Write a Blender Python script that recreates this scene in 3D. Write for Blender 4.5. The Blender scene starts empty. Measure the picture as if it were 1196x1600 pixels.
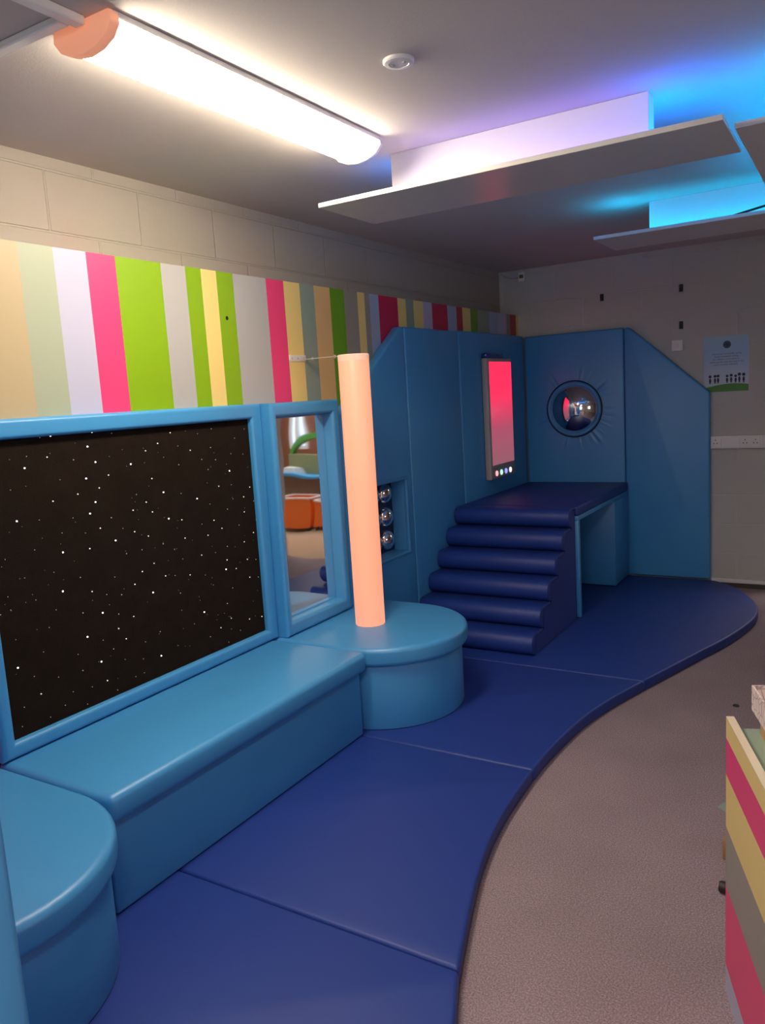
import bpy, bmesh, math, random
from mathutils import Matrix, Vector
from math import pi, sin, cos
random.seed(7)
S = bpy.context.scene
COL = S.collection

# ------------------------------------------------------------ camera
CAM_H = 1.6
cd = bpy.data.cameras.new('camera'); cam = bpy.data.objects.new('camera', cd); COL.objects.link(cam)
cd.sensor_fit = 'VERTICAL'; cd.sensor_height = 36.0; cd.lens = 36.0 * 1228 / 1600; cd.clip_start = .02
ax = Vector((0.85450546, 0.51586568, -0.06085241)); ay = Vector((0.02368369, -0.15572009, -0.98751726)); az = Vector((-0.51890221, 0.84239768, -0.14528127))
cam.matrix_world = Matrix(((ax.x, -ay.x, -az.x, 0), (ax.y, -ay.y, -az.y, 0), (ax.z, -ay.z, -az.z, CAM_H), (0, 0, 0, 1)))
S.camera = cam
# ------------------------------------------------------------ colour and exposure
S.view_settings.view_transform = 'Standard'; S.view_settings.look = 'None'
S.view_settings.gamma = 1; S.view_settings.use_curve_mapping = False
S.view_settings.exposure = 0.3
TUBE_W = 37.0; FILL_TUBE_W = 42.0          # glow of the ceiling batten and of the added near one
CYAN = 15.0; VIOLET = 14.0; BLUE = 95.0
w = bpy.data.worlds.new('world'); S.world = w; w.use_nodes = True
w.node_tree.nodes['Background'].inputs[0].default_value = (.75, .85, 1, 1)
w.node_tree.nodes['Background'].inputs[1].default_value = 1.5
def area(name, loc, rot, sx, sy, power, col):
    l = bpy.data.lights.new(name, 'AREA'); l.shape = 'RECTANGLE'; l.size = sx; l.size_y = sy; l.energy = power; l.color = col
    o = bpy.data.objects.new(name, l); o.location = loc; o.rotation_euler = rot; COL.objects.link(o); return o
# daylight entering at the windows of the near and right-hand walls; an added overhead lamp brightens the room beyond the doorway
area('daylight_near_window', (-.3, -2.42, 1.55), (-pi/2, 0, 0), 1.8, 1.0, 40, (1, .93, .92))
area('daylight_right_window', (2.42, 1.6, 1.55), (0, pi/2, 0), 1.0, 1.8, 6, (1, .92, .94))
area('overhead_fill_far_room', (1.2, 8.1, 2.5), (0, 0, 0), 2.4, 2.0, 60, (1, .95, .88))  # overhead area lamp added in place of the far room's daylight

# ------------------------------------------------------------ helpers
def mat(name, col, rough=.5, spec=.5, metal=0, emit=None, es=0, coat=0, noise=0, nscale=30, bump=0, bscale=400, trans=0):
    m = bpy.data.materials.new(name); m.use_nodes = True
    nt = m.node_tree; b = nt.nodes['Principled BSDF']
    b.inputs['Base Color'].default_value = (*col, 1); b.inputs['Roughness'].default_value = rough
    b.inputs['Specular IOR Level'].default_value = spec; b.inputs['Metallic'].default_value = metal
    b.inputs['Coat Weight'].default_value = coat; b.inputs['Transmission Weight'].default_value = trans
    if emit: b.inputs['Emission Color'].default_value = (*emit, 1); b.inputs['Emission Strength'].default_value = es
    if noise or bump:
        tc = nt.nodes.new('ShaderNodeTexCoord')
    if noise:
        n = nt.nodes.new('ShaderNodeTexNoise'); n.inputs['Scale'].default_value = nscale; n.inputs['Detail'].default_value = 5
        nt.links.new(tc.outputs['Object'], n.inputs['Vector'])
        mx = nt.nodes.new('ShaderNodeMix'); mx.data_type = 'RGBA'
        mx.inputs[6].default_value = (*[c*(1-noise) for c in col], 1); mx.inputs[7].default_value = (*[min(1, c*(1+noise)) for c in col], 1)
        nt.links.new(n.outputs['Fac'], mx.inputs[0]); nt.links.new(mx.outputs[2], b.inputs['Base Color'])
    if bump:
        n2 = nt.nodes.new('ShaderNodeTexNoise'); n2.inputs['Scale'].default_value = bscale; n2.inputs['Detail'].default_value = 3
        nt.links.new(tc.outputs['Object'], n2.inputs['Vector'])
        bp = nt.nodes.new('ShaderNodeBump'); bp.inputs['Strength'].default_value = bump; bp.inputs['Distance'].default_value = .003
        nt.links.new(n2.outputs['Fac'], bp.inputs['Height']); nt.links.new(bp.outputs['Normal'], b.inputs['Normal'])
    return m

def ob(name, bm, m, parent=None, ang=35, kind=None, smooth=True):
    me = bpy.data.meshes.new(name)
    bmesh.ops.recalc_face_normals(bm, faces=bm.faces)
    bm.to_mesh(me); bm.free()
    for mm in (m if isinstance(m, (list, tuple)) else [m]): me.materials.append(mm)
    if smooth:
        for p in me.polygons: p.use_smooth = True
        me.set_sharp_from_angle(angle=math.radians(ang))
    o = bpy.data.objects.new(name, me); COL.objects.link(o)
    if parent: o.parent = parent; o.matrix_parent_inverse = parent.matrix_world.inverted() if False else Matrix.Translation(-Vector(parent.location))
    if kind: o['kind'] = kind
    return o
def thing(name, loc, label, cat, group=None):
    o = bpy.data.objects.new(name, None); COL.objects.link(o); o.location = loc; o.empty_display_size = .1
    o['label'] = label; o['category'] = cat
    if group: o['group'] = group
    return o
def tag(o, label, cat, group=None):
    o['label'] = label; o['category'] = cat
    if group: o['group'] = group
    return o
def box(bm, a, b, r=0, seg=3):
    t = bmesh.new() if r else bm
    x0, y0, z0 = a; x1, y1, z1 = b
    vs = [t.verts.new(p) for p in ((x0,y0,z0),(x1,y0,z0),(x1,y1,z0),(x0,y1,z0),(x0,y0,z1),(x1,y0,z1),(x1,y1,z1),(x0,y1,z1))]
    for f in ((0,3,2,1),(4,5,6,7),(0,1,5,4),(1,2,6,5),(2,3,7,6),(3,0,4,7)): t.faces.new([vs[i] for i in f])
    if r:
        bmesh.ops.bevel(t, geom=list(t.edges), offset=r, segments=seg, profile=.5, affect='EDGES')
        merge(bm, t)
    return bm
def merge(bm, t):
    mp = {v: bm.verts.new(v.co) for v in t.verts}
    for f in t.faces:
        try: nf = bm.faces.new([mp[v] for v in f.verts]); nf.material_index = f.material_index
        except ValueError: pass
    t.free()
def B(a, b, r=0, seg=3): return box(bmesh.new(), a, b, r, seg)
def prism(pts, axis, lo, hi, r=0, seg=3, minang=30):
    """polygon pts (2D) swept along axis x/y/z from lo to hi"""
    bm = bmesh.new()
    def P(p, h): return {'x': (h, p[0], p[1]), 'y': (p[0], h, p[1]), 'z': (p[0], p[1], h)}[axis]
    A = [bm.verts.new(P(p, lo)) for p in pts]; Z = [bm.verts.new(P(p, hi)) for p in pts]
    bm.faces.new(A); bm.faces.new(list(reversed(Z))); n = len(pts)
    for i in range(n): bm.faces.new((A[i], A[(i+1) % n], Z[(i+1) % n], Z[i]))
    bmesh.ops.recalc_face_normals(bm, faces=bm.faces)
    if r:
        es = [e for e in bm.edges if len(e.link_faces) == 2 and e.calc_face_angle() > math.radians(minang)]
        bmesh.ops.bevel(bm, geom=es, offset=r, segments=seg, profile=.5, affect='EDGES')
    return bm
def lathe(prof, c, axis='z', n=32):
    """profile (r, h) about axis through c"""
    bm = bmesh.new(); rings = []
    for r, h in prof:
        ring = []
        for i in range(n if r > 1e-6 else 1):
            a = 2*pi*i/n; u, v = r*cos(a), r*sin(a)
            p = {'z': (u, v, h), 'x': (h, u, v), 'y': (u, h, v)}[axis]
            ring.append(bm.verts.new(Vector(p) + Vector(c)))
        rings.append(ring)
    for a, b in zip(rings, rings[1:]):
        if len(a) == 1 and len(b) == 1: continue
        for i in range(n):
            if len(a) == 1: bm.faces.new((a[0], b[i], b[(i+1) % n]))
            elif len(b) == 1: bm.faces.new((a[i], a[(i+1) % n], b[0]))
            else: bm.faces.new((a[i], a[(i+1) % n], b[(i+1) % n], b[i]))
    return bm
def arc(cx, cy, r, a0, a1, n):
    return [(cx+r*cos(math.radians(a0+(a1-a0)*i/n)), cy+r*sin(math.radians(a0+(a1-a0)*i/n))) for i in range(n+1)]

# ------------------------------------------------------------ materials
LB = (.057, .30, .63); NV = (.012, .040, .25)
vinyl = mat('light_blue_vinyl', LB, .38, .7, bump=.12, bscale=700, noise=.04, nscale=6)
navy = mat('navy_vinyl', NV, .5, .5, bump=.12, bscale=700, noise=.05, nscale=6)
paint = mat('ceiling_paint', (.60, .55, .52), .85, .2, noise=.04, nscale=3, bump=.15, bscale=160)
white = mat('white_plastic', (.82, .80, .79), .4)
offw = mat('cream_socket_plastic', (.84, .81, .74), .45)
raft_m = mat('raft_board', (.68, .65, .61), .28, .5, noise=.02, nscale=4)
raft_w = mat('raft_box_white', (.80, .78, .80), .5)
dark = mat('black_plastic', (.01, .01, .011), .5)
chrome = mat('mirror_silver', (.92, .92, .93), .03, metal=1)
grey_frame = mat('grey_housing', (.42, .38, .37), .4)
skirt_m = mat('skirting_dark', (.06, .052, .045), .5)

def block_wall(name, plane):
    m = mat(name, (.40, .355, .30), .7, .25); q = 1.0 if plane == 'y' else 1.42  # same paint, lightened on the far wall to stand in for light
    nt = m.node_tree; b = nt.nodes['Principled BSDF']
    tc = nt.nodes.new('ShaderNodeTexCoord'); sp = nt.nodes.new('ShaderNodeSeparateXYZ'); cb = nt.nodes.new('ShaderNodeCombineXYZ')
    nt.links.new(tc.outputs['Object'], sp.inputs[0])
    ad = nt.nodes.new('ShaderNodeMath'); ad.operation = 'ADD'; ad.inputs[1].default_value = 9 - 2.46 + (.0 if plane == 'y' else .1)
    nt.links.new(sp.outputs['Y' if plane == 'y' else 'X'], ad.inputs[0])
    az_ = nt.nodes.new('ShaderNodeMath'); az_.operation = 'ADD'; az_.inputs[1].default_value = .187
    nt.links.new(sp.outputs['Z'], az_.inputs[0])
    nt.links.new(ad.outputs[0], cb.inputs[0]); nt.links.new(az_.outputs[0], cb.inputs[1])
    br = nt.nodes.new('ShaderNodeTexBrick'); br.offset = .5; br.squash = 1
    br.inputs['Scale'].default_value = 1; br.inputs['Brick Width'].default_value = .45; br.inputs['Row Height'].default_value = .225
    br.inputs['Mortar Size'].default_value = .006; br.inputs['Mortar Smooth'].default_value = .6
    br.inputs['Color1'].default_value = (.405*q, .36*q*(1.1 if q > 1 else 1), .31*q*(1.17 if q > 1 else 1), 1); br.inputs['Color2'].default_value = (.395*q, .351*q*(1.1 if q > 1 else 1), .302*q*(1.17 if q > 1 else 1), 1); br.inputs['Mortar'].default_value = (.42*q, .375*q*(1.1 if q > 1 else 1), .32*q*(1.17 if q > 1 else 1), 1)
    nt.links.new(cb.outputs[0], br.inputs['Vector']); nt.links.new(br.outputs['Color'], b.inputs['Base Color'])
    n = nt.nodes.new('ShaderNodeTexNoise'); n.inputs['Scale'].default_value = 260; nt.links.new(tc.outputs['Object'], n.inputs['Vector'])
    mu = nt.nodes.new('ShaderNodeMath'); mu.operation = 'MULTIPLY_ADD'; mu.inputs[1].default_value = .25
    nt.links.new(n.outputs['Fac'], mu.inputs[0])
    inv = nt.nodes.new('ShaderNodeMath'); inv.operation = 'MULTIPLY'; inv.inputs[1].default_value = -.8 if plane == 'y' else -.25
    nt.links.new(br.outputs['Fac'], inv.inputs[0]); nt.links.new(inv.outputs[0], mu.inputs[2])
    bp = nt.nodes.new('ShaderNodeBump'); bp.inputs['Strength'].default_value = .8; bp.inputs['Distance'].default_value = .0075
    nt.links.new(mu.outputs[0], bp.inputs['Height']); nt.links.new(bp.outputs['Normal'], b.inputs['Normal'])
    return m
wall_y = block_wall('painted_blockwork_left', 'y'); wall_x = block_wall('painted_blockwork_far_brightened', 'x')

def carpet_mat():
    m = mat('flecked_carpet', (.2, .17, .16), .95, .1)
    nt = m.node_tree; b = nt.nodes['Principled BSDF']; tc = nt.nodes.new('ShaderNodeTexCoord')
    n = nt.nodes.new('ShaderNodeTexNoise'); n.inputs['Scale'].default_value = 190; n.inputs['Detail'].default_value = 4; n.inputs['Roughness'].default_value = .8
    n2 = nt.nodes.new('ShaderNodeTexNoise'); n2.inputs['Scale'].default_value = 2.2; n2.inputs['Detail'].default_value = 4
    for k in (n, n2): nt.links.new(tc.outputs['Object'], k.inputs['Vector'])
    r = nt.nodes.new('ShaderNodeValToRGB'); e = r.color_ramp.elements
    e[0].position = .3; e[0].color = (.15, .115, .125, 1); e[1].position = .72; e[1].color = (.62, .48, .53, 1)
    k = r.color_ramp.elements.new(.5); k.color = (.34, .26, .29, 1)
    nt.links.new(n.outputs['Fac'], r.inputs[0])
    mx = nt.nodes.new('ShaderNodeMix'); mx.data_type = 'RGBA'; mx.blend_type = 'MULTIPLY'; mx.inputs[0].default_value = .35
    nt.links.new(r.outputs[0], mx.inputs[6]); nt.links.new(n2.outputs['Fac'], mx.inputs[7]); nt.links.new(mx.outputs[2], b.inputs['Base Color'])
    bp = nt.nodes.new('ShaderNodeBump'); bp.inputs['Strength'].default_value = .6; bp.inputs['Distance'].default_value = .004
    nt.links.new(n.outputs['Fac'], bp.inputs['Height']); nt.links.new(bp.outputs['Normal'], b.inputs['Normal'])
    return m
carpet = carpet_mat()

# ------------------------------------------------------------ the room
H = 2.56; XL = -2.627; XR = 2.5; YN = -2.5; YF = 6.35
def struct(name, bm, m, parent=None, **k):
    o = ob(name, bm, m, parent, **k); o['kind'] = 'structure'; return o
struct('floor', B((XL-.1, YN-.1, -.05), (XR+.1, YF+.1, 0)), carpet)
struct('ceiling', B((XL-.1, YN-.1, H), (XR+.1, YF+.1, H+.1)), paint)
struct('wall_left', B((XL-.1, YN, 0), (XL, YF, H)), wall_y)
DX0, DX1, DZ = -.50, .33, 2.05
bm = bmesh.new()
box(bm, (XL, YF, 0), (DX0, YF+.1, H)); box(bm, (DX1, YF, 0), (XR, YF+.1, H)); box(bm, (DX0, YF, DZ), (DX1, YF+.1, H))
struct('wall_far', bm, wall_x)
bm = bmesh.new()
WY0, WY1, WZ0, WZ1 = .7, 2.5, 1.05, 2.05
box(bm, (XR, YN, 0), (XR+.1, YF, WZ0)); box(bm, (XR, YN, WZ1), (XR+.1, YF, H)); box(bm, (XR, YN, WZ0), (XR+.1, WY0, WZ1)); box(bm, (XR, WY1, WZ0), (XR+.1, YF, WZ1))
struct('wall_right', bm, wall_y)
bm = bmesh.new()
box(bm, (XL, YN-.1, 0), (XR, YN, WZ0)); box(bm, (XL, YN-.1, WZ1), (XR, YN, H)); box(bm, (XL, YN-.1, WZ0), (-1.2, YN, WZ1)); box(bm, (.6, YN-.1, WZ0), (XR, YN, WZ1))
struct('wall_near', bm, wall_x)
def window(name, a, b, axis):
    fr = bmesh.new(); t = .05
    if axis == 'x':   # in a wall at constant x
        x0, x1 = a[0], b[0]; y0, y1, z0, z1 = a[1], b[1], a[2], b[2]; ym = (y0+y1)/2
        for p, q in (((x0,y0,z0),(x1,y1,z0+t)), ((x0,y0,z1-t),(x1,y1,z1)), ((x0,y0,z0+t),(x1,y0+t,z1-t)), ((x0,y1-t,z0+t),(x1,y1,z1-t)), ((x0,ym-t/2,z0+t),(x1,ym+t/2,z1-t))): box(fr, p, q)
        pane = B(((x0+x1)/2-.003, y0+t, z0+t), ((x0+x1)/2+.003, y1-t, z1-t))
    else:
        y0, y1 = a[1], b[1]; x0, x1, z0, z1 = a[0], b[0], a[2], b[2]; xm = (x0+x1)/2
        for p, q in (((x0,y0,z0),(x1,y1,z0+t)), ((x0,y0,z1-t),(x1,y1,z1)), ((x0,y0,z0+t),(x0+t,y1,z1-t)), ((x1-t,y0,z0+t),(x1,y1,z1-t)), ((xm-t/2,y0,z0+t),(xm+t/2,y1,z1-t))): box(fr, p, q)
        pane = B((x0+t, (y0+y1)/2-.003, z0+t), (x1-t, (y0+y1)/2+.003, z1-t))
    o = struct(name, fr, white); g = struct('window_pane', pane, glass, o); return o
glass = mat('window_glass', (.9, .95, 1), .02, trans=1)
window('window_1', (XR+.02, WY0, WZ0), (XR+.08, WY1, WZ1), 'x')
window('window_2', (-1.2, YN-.08, WZ0), (.6, YN-.02, WZ1), 'y')
# door lining of the open doorway in the far wall
bm = bmesh.new()
box(bm, (DX0-.05, YF-.015, 0), (DX0+.02, YF+.115, DZ-.02)); box(bm, (DX1-.02, YF-.015, 0), (DX1+.05, YF+.115, DZ-.02)); box(bm, (DX0-.05, YF-.015, DZ-.02), (DX1+.05, YF+.115, DZ+.05))
struct('trim_1', bm, white)
# skirting of the far wall: dark board with a pale strip on its top
sk = struct('baseboard_far', B((-.965, YF-.018, 0), (DX0-.052, YF, .032)), skirt_m)
struct('trim_2', B((-.965, YF-.012, .033), (DX0-.052, YF, .062), .003, 1), white)
# the bright room seen through the doorway (and so in the wall mirror)
FY = 9.6
lino = mat('beige_lino', (.50, .40, .29), .22, .5, noise=.05, nscale=3)
brown = mat('brown_wall_paint', (.24, .085, .045), .7, noise=.08, nscale=4)
struct('floor_far_room', B((-1.6, YF+.1, -.05), (3.6, FY, 0)), lino)
struct('ceiling_far_room', B((-1.6, YF+.1, H), (3.6, FY, H+.1)), paint)
struct('wall_far_room_left', B((-1.7, YF+.1, 0), (-1.6, FY, H)), wall_y)
struct('wall_far_room_right', B((3.6, YF+.1, 0), (3.7, FY, H)), wall_y)
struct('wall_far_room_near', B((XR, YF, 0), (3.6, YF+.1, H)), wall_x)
bm = bmesh.new()
w1, w2 = (1.95, 2.14), (2.28, 2.62)
box(bm, (-1.6, FY, 0), (3.6, FY+.1, .93)); box(bm, (-1.6, FY, 1.9), (3.6, FY+.1, H))
for a, b in ((-1.6, w1[0]), (w1[1], w2[0]), (w2[1], 3.6)): box(bm, (a, FY, .93), (b, FY+.1, 1.9))
struct('wall_far_room_back', bm, brown)
sky_m = mat('overcast_sky', (.8, .9, 1), .8, emit=(.85, .93, 1), es=2.0)
window('window_3', (w1[0], FY+.02, .93), (w1[1], FY+.08, 1.9), 'y'); window('window_4', (w2[0], FY+.02, .93), (w2[1], FY+.08, 1.9), 'y')

# ------------------------------------------------------------ striped wall boarding
PAL = dict(cream=(.46,.37,.23), pale=(.36,.40,.30), lilac=(.46,.46,.62), pink=(.80,.055,.19), green=(.225,.40,.010), silver=(.42,.41,.41),
           yellow=(.82,.62,.22), sage=(.26,.33,.27), peach=(.68,.44,.19), dgreen=(.14,.33,.012), grey=(.30,.28,.24), crimson=(.52,.015,.07), blue=(.34,.41,.58), red=(.38,.03,.04))
seq = ['cream', 'pale', 'lilac', 'pink', 'green', 'silver', 'green', 'yellow', 'green', 'silver', 'pink', 'yellow', 'sage', 'peach', 'dgreen', 'grey', 'yellow', 'grey', 'blue',
       'crimson', 'yellow', 'sage', 'yellow', 'lilac', 'crimson', 'blue', 'red', 'yellow', 'dgreen', 'sage', 'blue', 'lilac', 'grey', 'red', 'yellow']
ends = [1.75, 1.889, 2.03, 2.165, 2.397, 2.535, 2.628, 2.724, 2.833, 3.069, 3.205, 3.336, 3.46, 3.606, 3.742, 3.879, 3.954, 4.009, 4.11, 4.337, 4.441, 4.541, 4.671, 4.797, 5.026, 5.168, 5.268, 5.404, 5.528, 5.742, 5.917, 6.088, 6.169, 6.295, 6.349]
near_seq = ['blue', 'pink', 'silver', 'green', 'yellow', 'lilac', 'crimson']; near_w = [.15, .2, .12, .22, .1, .18, .13]
ys = [1.60]; cs = []; k = 0
while ys[0] > -2.3:
    ys.insert(0, ys[0]-near_w[k % 7]); cs.insert(0, near_seq[k % 7]); k += 1
ys += ends; cs += seq
keys = list(PAL); stripe_mats = [mat('stripe_'+k_, PAL[k_], .38, .45) for k_ in keys]
bm = bmesh.new(); XB = -2.47; ZT = 2.195
for i, c in enumerate(cs):
    n0 = len(bm.faces); box(bm, (XL, ys[i], 1.2 if 3.60 <= ys[i] < 4.30 else .0), (XB, ys[i+1], ZT)); bm.faces.ensure_lookup_table()
    for f in bm.faces[n0:]: f.material_index = keys.index(c)
sb = ob('striped_wall_boarding', bm, stripe_mats, smooth=False)
tag(sb, 'boxed-out boarding on the left wall painted in vertical stripes of pink, green, cream and lilac', 'wall panel')
ob('screw_hole', lathe([(0, 0.0006), (.0085, .0006), (.0095, 0)], (XB, 2.772, 1.993), 'x', 16), dark, sb)

# ------------------------------------------------------------ floor mats
cx = [(-.30, .0), (-.42, .3), (-.58, .7), (-.70, 1.1), (-.815, 1.5), (-.893, 1.695), (-.985, 1.98), (-1.05, 2.22), (-1.095, 2.50), (-1.113, 2.843), (-1.11, 3.10), (-1.085, 3.40), (-1.03, 3.68), (-.937, 3.996), (-.84, 4.30), (-.743, 4.606), (-.66, 4.86), (-.60, 5.10), (-.563, 5.30), (-.552, 5.45), (-.562, 5.60), (-.60, 5.76), (-.66, 5.91), (-.74, 6.07), (-.83, 6.19), (-.93, 6.28)]
def cat(y_lo, y_hi):
    """smooth samples of the curved mat edge between two y values"""
    pts = [Vector((a, b)) for a, b in cx]; out = []
    for i in range(1, len(pts)-2):
        for k in range(4):
            t = k/4; p0, p1, p2, p3 = pts[i-1:i+3]
            q = .5*((2*p1)+(p2-p0)*t+(2*p0-5*p1+4*p2-p3)*t*t+(3*p1-p0-3*p2+p3)*t**3)
            out.append((q.x, q.y))
    out.append((pts[-2].x, pts[-2].y)); out.append((pts[-1].x, pts[-1].y))
    def xi(y):
        for a, b in zip(out, out[1:]):
            if a[1] <= y <= b[1]: return a[0]+(b[0]-a[0])*(y-a[1])/(b[1]-a[1])
    r = [(xi(y_lo), y_lo)]+[p for p in out if y_lo+.01 < p[1] < y_hi-.01]
    r.append((xi(y_hi), y_hi) if xi(y_hi) else out[-1]); return r
MZ = .06
seams = [.42, 1.70, 2.85, 4.0, 6.28]
mlab = ['navy floor mat nearest the camera, running under the near rounded seat', 'navy floor mat in front of the long bench, between two seams',
        'navy floor mat at the foot of the seat with the glowing column', 'navy floor mat under the roller stairs with a rounded far end']
for i in range(4):
    c = cat(seams[i]+.0015, seams[i+1]-.0015)
    poly = [(-2.465, c[0][1])] + c + ([(-2.465, c[-1][1])])
    tag(ob('floor_mat', prism(poly, 'z', .001, MZ, .012, 3, 40), navy), mlab[i], 'mat', 'navy padded floor mats')

# ------------------------------------------------------------ padded frames: star carpet and mirror
def ring(bm, y0, y1, z0, z1, wl, wr, wb, wt, xb, d, r=.018, n=5):
    """padded rectangular frame on plane x=xb, depth d, rail widths per side"""
    prof = [(0, 0)]+[((1-cos(a))*r, d-r+sin(a)*r) for a in [pi/2*i/n for i in range(n+1)]]
    inner = [(-1, d-r+sin(a)*r, (1-cos(a))*r) for a in [pi/2*(n-i)/n for i in range(n+1)]]
    loops = []
    for off, h in prof: loops.append([(y0+off, z0+off, h), (y1-off, z0+off, h), (y1-off, z1-off, h), (y0+off, z1-off, h)])
    for _, h, off in inner: loops.append([(y0+wl-off, z0+wb-off, h), (y1-wr+off, z0+wb-off, h), (y1-wr+off, z1-wt+off, h), (y0+wl-off, z1-wt+off, h)])
    loops.append([(y0+wl, z0+wb, 0), (y1-wr, z0+wb, 0), (y1-wr, z1-wt, 0), (y0+wl, z1-wt, 0)])
    V = [[bm.verts.new((xb+h, y, z)) for y, z, h in L] for L in loops]
    V.append(V[0])
    for a, b in zip(V, V[1:]):
        for i in range(4): bm.faces.new((a[i], a[(i+1) % 4], b[(i+1) % 4], b[i]))
    return bm
XF = XB+.001
sp = thing('star_carpet_panel', (XB, 2.16, .462), 'dark star carpet panel with tiny lights in a light blue padded frame', 'light panel')
ob('padded_frame', ring(bmesh.new(), 1.428, 2.896, .462, 1.602, .052, .072, .055, .068, XF, .052), vinyl, sp)
pile = mat('black_carpet_pile', (.016, .010, .007), 1, .1, noise=.7, nscale=90, bump=1, bscale=300)
nt = pile.node_tree; nz = [n for n in nt.nodes if n.type == 'TEX_NOISE'][0]; nz.inputs['Roughness'].default_value = .75; nz.inputs['Detail'].default_value = 12; nz.inputs['Scale'].default_value = 12
ob('star_carpet', B((XF, 1.474, .510), (-2.446, 2.830, 1.540)), pile, sp)
STARS = [(1.772,1.534,3.0),(1.949,1.535,3.0),(2.038,1.524,1.0),(2.336,1.505,2.0),(2.262,1.467,2.4),(1.922,1.483,2.6),(2.195,1.443,2.4),(2.372,1.447,1.2),(2.44,1.423,2.0),(2.564,1.424,1.8),(1.748,1.461,2.2),(1.855,1.441,1.8),(1.949,1.423,2.6),(2.114,1.398,2.6),(2.287,1.408,1.0),(2.366,1.369,1.6),(2.503,1.378,1.8),(2.588,1.368,1.8),(2.795,1.49,1.2),(2.724,1.453,1.0),(2.492,1.49,1.0),(2.579,1.505,0.8),(1.656,1.432,3.0),(2.002,1.368,2.4),(1.9,1.367,3.0),(2.213,1.329,2.2),(2.536,1.33,1.4),(2.671,1.309,2.8),(2.771,1.376,1.0),(2.69,1.385,1.0),(1.953,1.325,2.2),(2.267,1.266,3.0),(2.363,1.248,1.0),(2.593,1.249,2.0),(2.675,1.245,1.0),(2.799,1.218,2.4),(1.856,1.315,2.2),(2.126,1.276,0.8),(2.453,1.213,2.6),(2.751,1.179,2.0),(1.75,1.304,2.2),(1.929,1.275,3.2),(2.171,1.239,2.2),(2.528,1.178,1.0),(2.679,1.179,1.0),(2.818,1.15,1.6),(1.899,1.236,3.2),(2.101,1.217,2.0),(2.198,1.195,2.4),(2.635,1.139,1.8),(2.746,1.109,2.2),(1.602,1.257,3.0),(1.687,1.247,1.2),(1.824,1.232,1.0),(1.993,1.205,1.4),(2.281,1.154,2.6),(2.353,1.137,2.2),(2.543,1.103,2.0),(2.825,1.058,1.4),(2.467,1.099,1.2),(2.703,1.054,1.2),(1.771,1.186,1.2),(1.869,1.168,1.0),(1.937,1.174,2.0),(2.042,1.155,0.8),(2.097,1.132,2.4),(2.164,1.102,2.2),(2.498,1.044,2.0),(2.589,1.059,2.0),(2.798,1.002,2.0),(2.001,1.115,2.6),(2.237,1.056,1.6),(2.361,1.057,2.0),(2.728,0.971,2.2),(1.655,1.147,1.0),(1.765,1.116,3.0),(1.88,1.107,2.4),(2.046,1.054,1.6),(2.124,1.054,1.6),(2.295,1.022,1.0),(2.448,0.965,2.0),(2.534,0.959,1.0),(2.613,0.972,1.4),(2.178,0.987,2.0),(2.336,0.972,1.2),(2.603,0.911,2.4),(2.739,0.885,2.0),(2.799,0.872,1.4),(1.719,1.053,0.8),(2.114,0.967,2.4),(2.591,0.87,2.8),(2.658,0.859,2.0),(2.232,0.922,2.0),(2.369,0.895,2.2),(2.284,0.912,1.0),(2.459,0.874,1.0),(2.745,0.798,2.0),(2.805,0.785,1.8),(1.604,1.059,1.0),(1.825,1.01,1.8),(1.978,0.976,1.0),(2.07,0.925,2.4),(2.502,0.819,1.2),(2.623,0.776,1.4),(1.745,0.977,2.6),(1.868,0.946,2.2),(2.157,0.87,2.6),(2.304,0.831,1.8),(1.932,0.918,1.2),(2.001,0.9,1.4),(1.635,0.973,1.0),(1.538,0.963,1.2),(1.709,0.918,1.2),(1.818,0.877,1.6),(1.904,0.854,2.6),(1.977,0.829,1.6),(2.047,0.8,2.4),(2.302,0.757,0.8),(2.579,0.714,1.6),(2.431,0.714,3.0),(2.596,0.64,2.0),(2.718,0.602,2.0),(2.806,0.59,2.0),(1.673,0.863,1.0),(2.366,0.679,0.8),(1.825,0.783,2.6),(1.969,0.773,2.0),(2.173,0.701,1.6),(2.524,0.616,2.4),(1.892,0.75,1.4),(1.999,0.723,2.2),(2.092,0.682,1.2),(2.454,0.595,1.8),(2.566,0.536,1.2),(1.639,0.784,1.4),(1.935,0.702,1.6),(2.261,0.614,1.2),(2.649,0.567,0.8),(1.536,0.76,2.6),(1.776,0.731,1.2),(1.873,0.671,2.6),(1.983,0.644,1.4),(2.072,0.617,0.8),(2.165,0.6,2.8),(1.788,0.665,1.6),(1.592,0.71,1.2),(1.685,0.675,0.8),(1.89,0.59,2.4),(1.82,0.59,1.2),(2.025,0.559,1.0),(2.069,0.56,0.8),(1.609,0.64,2.4),(1.791,0.533,1.4),(1.698,0.564,0.8),(1.737,0.601,0.8),(1.932,0.537,0.8),(1.54,0.617,0.8),(1.524,0.553,0.8),(1.634,0.544,0.8),(1.5,0.957,1.4),(1.594,1.365,1.0),(1.669,1.471,1.0),(1.729,1.531,1.0),(1.789,1.376,1.0),(1.542,1.137,1.0),(1.542,0.858,1.0),(1.534,1.01,1.0)]
STARS.sort(key=lambda s: -s[2])
star_mats = [mat('fibre_glow_bright', (1, 1, 1), .5, emit=(.92, .93, 1), es=2.2), mat('fibre_glow_soft', (1, 1, 1), .5, emit=(1, .88, .72), es=.9), mat('fibre_glow_faint', (1, .9, .8), .5, emit=(1, .85, .7), es=.3)]
def dome(bm, c, r):
    t = lathe([(r, -.001), (r*.8, r*.45), (0, r*.75)], c, 'x', 8); merge(bm, t)
rest = bmesh.new(); star_mesh = {}
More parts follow.
